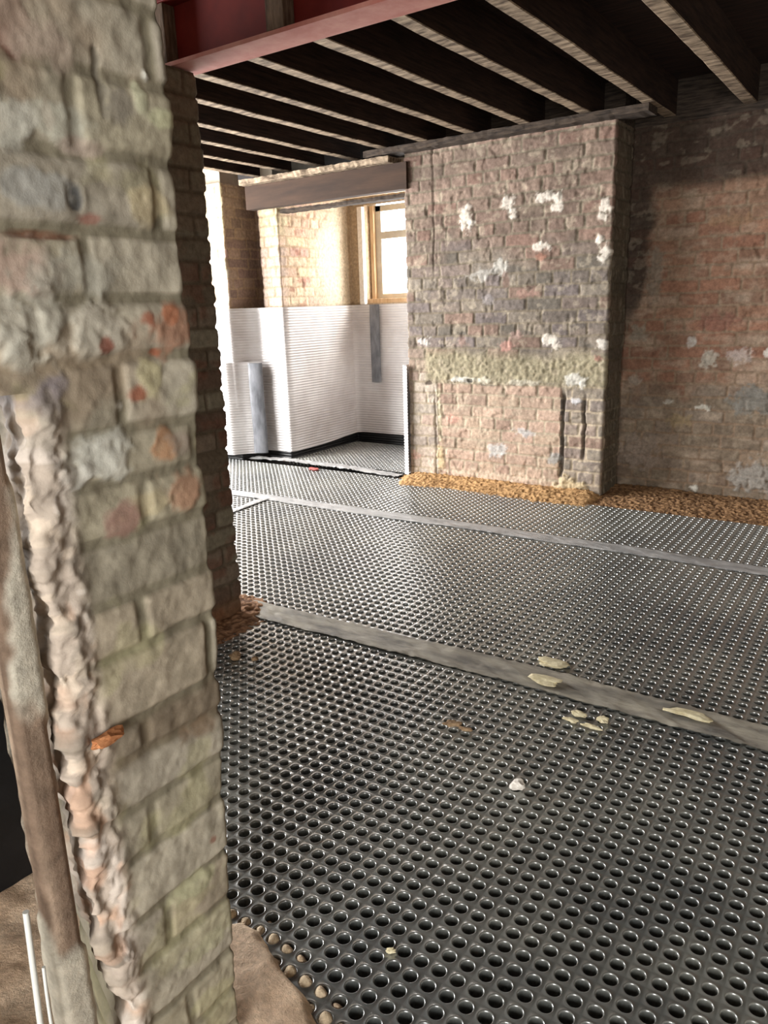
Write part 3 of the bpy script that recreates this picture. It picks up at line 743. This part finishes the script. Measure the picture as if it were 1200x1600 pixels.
wall_membrane('wall_membrane', [(-2.965, 5.5), (-2.965, 4.502), (-2.925, 4.497)], 0.80, 0.02, 'narrow white membrane edge on the left flank of the chimney breast', 0.004, seed=5)
wall_membrane('membrane_upstand', [(-5.7, 4.43), (-4.55, 4.44), (-4.44, 4.655), (-4.195, 4.66), (-4.205, 5.60), (-3.0, 5.60)], 0.10, -0.01,
              'black turned-up membrane edge at the foot of the white wall membrane', 0.0, mat=M_BLACK, seed=7, group='black upstands')
def wall_tape(a, b, z0, z1, label, bulge=0.012, seed=0):
    a = np.array(a); b = np.array(b); n, m = 14, 60
    k = np.linspace(0, 1, n); zz = np.linspace(z0, z1, m)
    K, Z = np.meshgrid(k, zz, indexing='ij')
    d = (b - a) / np.linalg.norm(b - a); nm = np.array([d[1], -d[0]])
    wob = 0.008 * (fbm(Z * 4, Z * 0 + seed, 3) - .5)
    H = bulge * np.sin(K * np.pi) ** .6 + 0.004 * (fbm(K * 3, Z * 10, seed) - .5)
    X = a[0] + (b[0] - a[0]) * K + nm[0] * H + d[0] * wob; Y = a[1] + (b[1] - a[1]) * K + nm[1] * H + d[1] * wob
    V = np.stack([X, Y, Z], -1).reshape(-1, 3); B = V - np.array([nm[0], nm[1], 0]) * 0.004
    F = grid_faces(n, m)
    o = mesh_np('wall_tape', np.concatenate([V, B]), np.concatenate([F, F[:, ::-1] + len(V)]), M_DTAPE)
    tag(o, label, 'tape', 'grey tapes on the white membrane'); return o
wall_tape((-4.47, 4.50), (-4.37, 4.56), 0.05, 0.79, 'grey tape strip down the edge of the short white membrane at the left', 0.014, 1)
wall_tape((-4.00, 5.565), (-3.90, 5.565), 0.55, 1.222, 'grey tape strip hanging on the white membrane under the window', 0.008, 2)

# ------------------------------------------------------------------ sand along the walls
def mound(name, path, width, height, res, seed, c1, c2, label, rag=0.25, side=0, z0=-0.012):
    P = np.array(path, float); seg = np.linalg.norm(np.diff(P, axis=0), axis=1); s = np.concatenate([[0], np.cumsum(seg)])
    n = max(6, int(s[-1] / res)); t = np.linspace(0, s[-1], n)
    x = np.interp(t, s, P[:, 0]); y = np.interp(t, s, P[:, 1])
    for it in range(12):
        x[1:-1] = (x[:-2] + 2 * x[1:-1] + x[2:]) / 4; y[1:-1] = (y[:-2] + 2 * y[1:-1] + y[2:]) / 4
    tg = np.gradient(np.stack([x, y], -1), axis=0); tg /= np.linalg.norm(tg, axis=1)[:, None]
    nm = np.stack([tg[:, 1], -tg[:, 0]], -1)
    m = max(6, int(width / res)); w = np.linspace(0, 1, m)
    T, Wd = np.meshgrid(t, w, indexing='ij')
    wid = width * (1 - rag + 2 * rag * fbm(T * 2.5, T * 0, seed)) * (1 + 0.12 * (fbm(T * 30, T * 0, seed + 1) - .5))
    endt = np.minimum(sstep(0, 0.12, T), sstep(s[-1], s[-1] - 0.12, T))
    wid = wid * (0.3 + 0.7 * endt)
    X = x[:, None] + nm[:, :1] * Wd * wid; Y = y[:, None] + nm[:, 1:] * Wd * wid
    H = height * (0.6 + 0.8 * fbm(T * 4, Wd * 2, seed + 2)) * (1 - Wd ** 1.6) * (0.3 + .7 * endt)
    fib = fbm(X * 60 + Y * 25, Y * 60 - X * 20, seed + 3) - .5; fib2 = fbm(X * 160, Y * 60, seed + 5) - .5
    Z = z0 + H + (0.014 * fib + 0.010 * fib2) * sstep(1.05, .8, Wd)
    col = mix(np.broadcast_to(L(*c1), X.shape + (3,)), np.broadcast_to(L(*c2), X.shape + (3,)), sstep(-.2, .2, fib + .6 * fib2))
    V = np.stack([X, Y, Z], -1).reshape(-1, 3)
    o = mesh_np(name, V, grid_faces(n, m), M_SAND, None, col.reshape(-1, 3))
    if label: tag(o, label, 'sand', kind='stuff')
    return o
mound('sand_heap', [(-2.99, 4.52), (-2.6, 4.54), (-1.60, 4.54), (-1.49, 4.56)], 0.30, 0.050, 0.0065, 1,
      (152, 118, 80), (206, 166, 118), 'orange brown sand and fibre swept along the foot of the chimney breast')
mound('sand_heap', [(-1.66, 4.83), (-1.0, 4.84), (2.5, 4.84)], 0.58, 0.042, 0.0065, 4,
      (112, 84, 60), (166, 130, 94), 'brown sand ridge along the floor in front of the alcove wall')
mound('sand_heap', [(PX - .01, 1.45), (PX - .005, 2.0), (PX - .05, 2.06), (PX - .35, 2.06)], 0.15, 0.035, 0.005, 6,
      (108, 76, 54), (164, 126, 96), 'brown sand swept against the foot of the dark brick pier')

# near sand bed at the foot of the left wall, lapping over the membrane studs
def sand_bed():
    res = 0.005
    xs = np.arange(-1.9, -0.10, res); ys = np.arange(-0.3, 0.92, res)
    X, Y = np.meshgrid(xs, ys, indexing='ij')
    lim = np.interp(X, [-1.9, -1.2, -0.98, -0.90, -0.80, -0.69, -0.5, -0.1], [0.72, 0.80, 0.87, 0.845, 0.80, 0.765, 0.64, 0.40])
    lim = lim + 0.05 * (fbm(X * 14, Y * 14, 2, 2) - .5)
    # rounded lumps where the sand sits in the cups
    p = 0.0388
    cx = (np.floor((X + 2.9) / p) + .5) * p - 2.9; cy = (np.floor((Y - .72) / p) + .5) * p + .72
    dd = np.sqrt((X - cx) ** 2 + (Y - cy) ** 2)
    d = lim - Y
    Z = -0.03 + 0.050 * sstep(-0.005, 0.035, d) + 0.012 * (fbm(X * 9, Y * 9, 3) - .5) * 2 * sstep(0, .1, d)
    edge = sstep(-0.045, 0.0, d) * sstep(0.05, 0.0, d)
    Z = np.maximum(Z, -0.03 + 0.044 * sstep(-0.060, -0.01, d) * sstep(0.05, 0.0, d) * np.sqrt(np.clip(1 - (dd / .0185) ** 2, 0, 1)))
    Z = Z + 0.0012 * (fbm(X * 60, Y * 60, 4) - .5)
    Z = Z + sstep(0, .2, d) * 0.02 * fbm(X * 4, Y * 4, 7)
    col = mix(np.broadcast_to(L(196, 168, 142), X.shape + (3,)), np.broadcast_to(L(222, 196, 170), X.shape + (3,)), sstep(.35, .65, fbm(X * 12, Y * 12, 6)))
    col = mix(col, np.broadcast_to(L(206, 190, 160), X.shape + (3,)), edge * .6)
    nu, nv = X.shape
    keep = (Z > -0.0285)
    F = grid_faces(nu, nv); kf = keep.ravel()[F].any(1)
    return mesh_np('sand_bed', np.stack([X, Y, Z], -1).reshape(-1, 3), F[kf], M_SAND, None, col.reshape(-1, 3))
o = sand_bed(); tag(o, 'pinkish sand bed at the foot of the near left wall, lapping over the membrane edge', 'sand', kind='stuff')

# ------------------------------------------------------------------ timber post, added void panel and pipe at the far left
def post():
    # leaning old door post with plaster smears, sits behind the broken wall edge
    res = 0.004
    path = np.array([(-0.832, 0.392), (-0.812, 0.390), (-0.804, 0.395), (-0.802, 0.420), (-0.808, 0.427), (-0.832, 0.430), (-0.832, 0.392)])
    seg = np.linalg.norm(np.diff(path, axis=0), axis=1); s = np.concatenate([[0], np.cumsum(seg)])
    t = np.linspace(0, s[-1], int(s[-1] / res)); zs = np.linspace(-0.03, 1.135, 290)
    x = np.interp(t, s, path[:, 0]); y = np.interp(t, s, path[:, 1])
    X = np.repeat(x[:, None], len(zs), 1); Y = np.repeat(y[:, None], len(zs), 1) + 0.006 * (zs[None] - .5); Z = np.repeat(zs[None], len(t), 0)
    T = np.repeat(t[:, None], len(zs), 1)
    g = fbm(T * 60, Z * 2.5, 2); n = fbm(T * 12, Z * 7, 3); n2 = fbm(T * 40, Z * 30, 5)
    col = mix(np.broadcast_to(L(112, 94, 80), X.shape + (3,)), np.broadcast_to(L(160, 140, 122), X.shape + (3,)), sstep(.3, .7, g))
    col = mix(col, np.broadcast_to(L(196, 172, 142), X.shape + (3,)), sstep(.85, 1.0, Z) * (Y < .38) * .8)
    pl = sstep(.50, .58, n + .30 * sstep(.55, .30, Z) + .22 * sstep(.10, .03, np.abs(Z - .86)) - .12)
    col = mix(col, np.broadcast_to(L(184, 178, 164), X.shape + (3,)), pl * .85)
    up = 0.005 * pl * (.5 + n2)
    cxy = np.array([-0.820, 0.405]); dx = X - cxy[0]; dy = Y - cxy[1]; r = np.sqrt(dx ** 2 + dy ** 2)
    X = X + dx / r * up; Y = Y + dy / r * up
    return mesh_np('timber_post', np.stack([X, Y, Z], -1).reshape(-1, 3), grid_faces(*X.shape), M_BRICK, None, col.reshape(-1, 3))
o = post(); tag(o, 'brown plaster-smeared timber post standing beside the broken edge of the near left wall', 'post')
o = box('void_panel', -1.58, -1.45, -0.30, 0.76, -0.01, 0.95, M_BLACK, None, .02)  # added panel standing in for the black void beyond the post
tag(o, 'black panel added to fill the dark gap left of the timber post', 'black panel')
def tube(name, pts, r, mat, n=10):
    cu = bpy.data.curves.new(name, 'CURVE'); cu.dimensions = '3D'; sp = cu.splines.new('NURBS'); sp.points.add(len(pts) - 1)
    for p, q in zip(sp.points, pts): p.co = (*q, 1)
    sp.use_endpoint_u = True; sp.order_u = 3; cu.bevel_depth = r; cu.bevel_resolution = 3; cu.resolution_u = 8; cu.use_fill_caps = True
    tmp = bpy.data.objects.new(name, cu); C.objects.link(tmp)
    me = bpy.data.meshes.new_from_object(tmp.evaluated_get(bpy.context.evaluated_depsgraph_get()))
    bpy.data.objects.remove(tmp); me.name = name
    me.materials.clear(); me.materials.append(mat)
    for p in me.polygons: p.use_smooth = True
    o = bpy.data.objects.new(name, me); C.objects.link(o); return o
o = tube('plastic_pipe', [(-0.80, 0.361, 0.510), (-0.80, 0.357, 0.42), (-0.80, 0.352, 0.32), (-0.80, 0.350, 0.15), (-0.80, 0.350, 0.01)], 0.0038, M_PIPE)
tag(o, 'white plastic pipe standing left of the timber post, thicker and taller of the two', 'pipe', 'white pipes by the timber post')
o = tube('plastic_pipe', [(-0.79, 0.365, 0.43), (-0.79, 0.361, 0.36), (-0.79, 0.362, 0.25), (-0.79, 0.362, 0.01)], 0.0022, M_PIPE)
tag(o, 'thinnest white cable hanging beside the white pipe', 'cable', 'white pipes by the timber post')

# ------------------------------------------------------------------ crumbs and offcuts
def lump(name, loc, size, mat, label, cat, seed, flat=0.5, group=None, rot=0):
    bm = bmesh.new(); bmesh.ops.create_icosphere(bm, subdivisions=3, radius=1)
    for v in bm.verts:
        p = v.co; k = 1 + .55 * (float(fbm(p.x * 1.6 + seed * 3.1, p.y * 1.6 + p.z * 1.3, seed)) - .5) * 2
        v.co = Vector((p.x * size[0] * k, p.y * size[1] * k, p.z * size[2] * k))
    o = link_bm(name, bm, mat); o.location = loc; o.rotation_euler = (0, 0, rot); tag(o, label, cat, group); return o
GP = 'cream plaster crumbs on the floor'
lump('plaster_crumb', (-.90, 2.245, .008), (.055, .030, .008), M_CREAM, 'largest flat cream plaster crumb, just behind the near seam tape', 'plaster', 1, group=GP)
lump('plaster_crumb', (-.86, 2.105, .016), (.055, .026, .007), M_CREAM, 'long cream plaster crumb lying on the near seam tape', 'plaster', 2, group=GP)
lump('plaster_crumb', (-.42, 2.125, .016), (.065, .020, .007), M_CREAM, 'cream plaster smear on the seam tape near the right edge', 'plaster', 3, group=GP)
lump('plaster_crumb', (-.628, 1.979, .008), (.017, .016, .008), M_CREAM, 'round cream plaster crumb in front of the seam tape, right of a small cluster', 'plaster', 4, group=GP)
lump('plaster_crumb', (-.700, 1.975, .007), (.022, .014, .007), M_CREAM, 'upper cream crumb of the small cluster in front of the seam tape', 'plaster', 5, group=GP)
lump('plaster_crumb', (-.705, 1.930, .007), (.024, .010, .006), M_CREAM, 'lower left cream crumb of the small cluster in front of the seam tape', 'plaster', 6, group=GP)
lump('plaster_crumb', (-.645, 1.925, .007), (.030, .009, .006), M_CREAM, 'lower right cream crumb of the small cluster in front of the seam tape', 'plaster', 7, group=GP)
lump('wood_chip', (-.990, 1.724, .010), (.026, .014, .008), M_BROWNCHIP, 'curled brown chip on the near membrane', 'chip', 8, rot=.4)
lump('wood_chip', (-.945, 1.722, .008), (.022, .008, .006), M_BROWNCHIP, 'thin pale tail lying right of the curled brown chip', 'chip', 9, rot=.2)
lump('plaster_lump', (-.701, 1.553, .014), (.019, .018, .016), M_WHITE, 'small white plaster lump alone on the near membrane', 'plaster', 10)
lump('wrapper_scrap', (-3.716, 4.36, .010), (.045, .03, .012), M_REDCHIP, 'small red and white scrap on the floor in front of the bay', 'scrap', 11)
lump('stone_chip', (-.690, .956, .006), (.010, .005, .005), M_CREAM, 'tiny pale stone chip in a dimple near the bottom of the picture', 'stone', 12, rot=.6)
lump('brick_crumb', (-1.878, 1.716, .008), (.024, .020, .012), M_BROWNCHIP, 'pinkish crumb beside the sand at the foot of the brick pier', 'rubble', 13)
lump('brick_crumb', (-1.80, 1.735, .008), (.014, .012, .008), M_BROWNCHIP, 'smaller crumb right of the pinkish crumb by the brick pier', 'rubble', 14)
lump('brick_shard', (NX + .018, .482, .690), (.010, .026, .009), M_ORANGE, 'fresh orange brick shard sticking out of the broken wall edge', 'brick', 15)
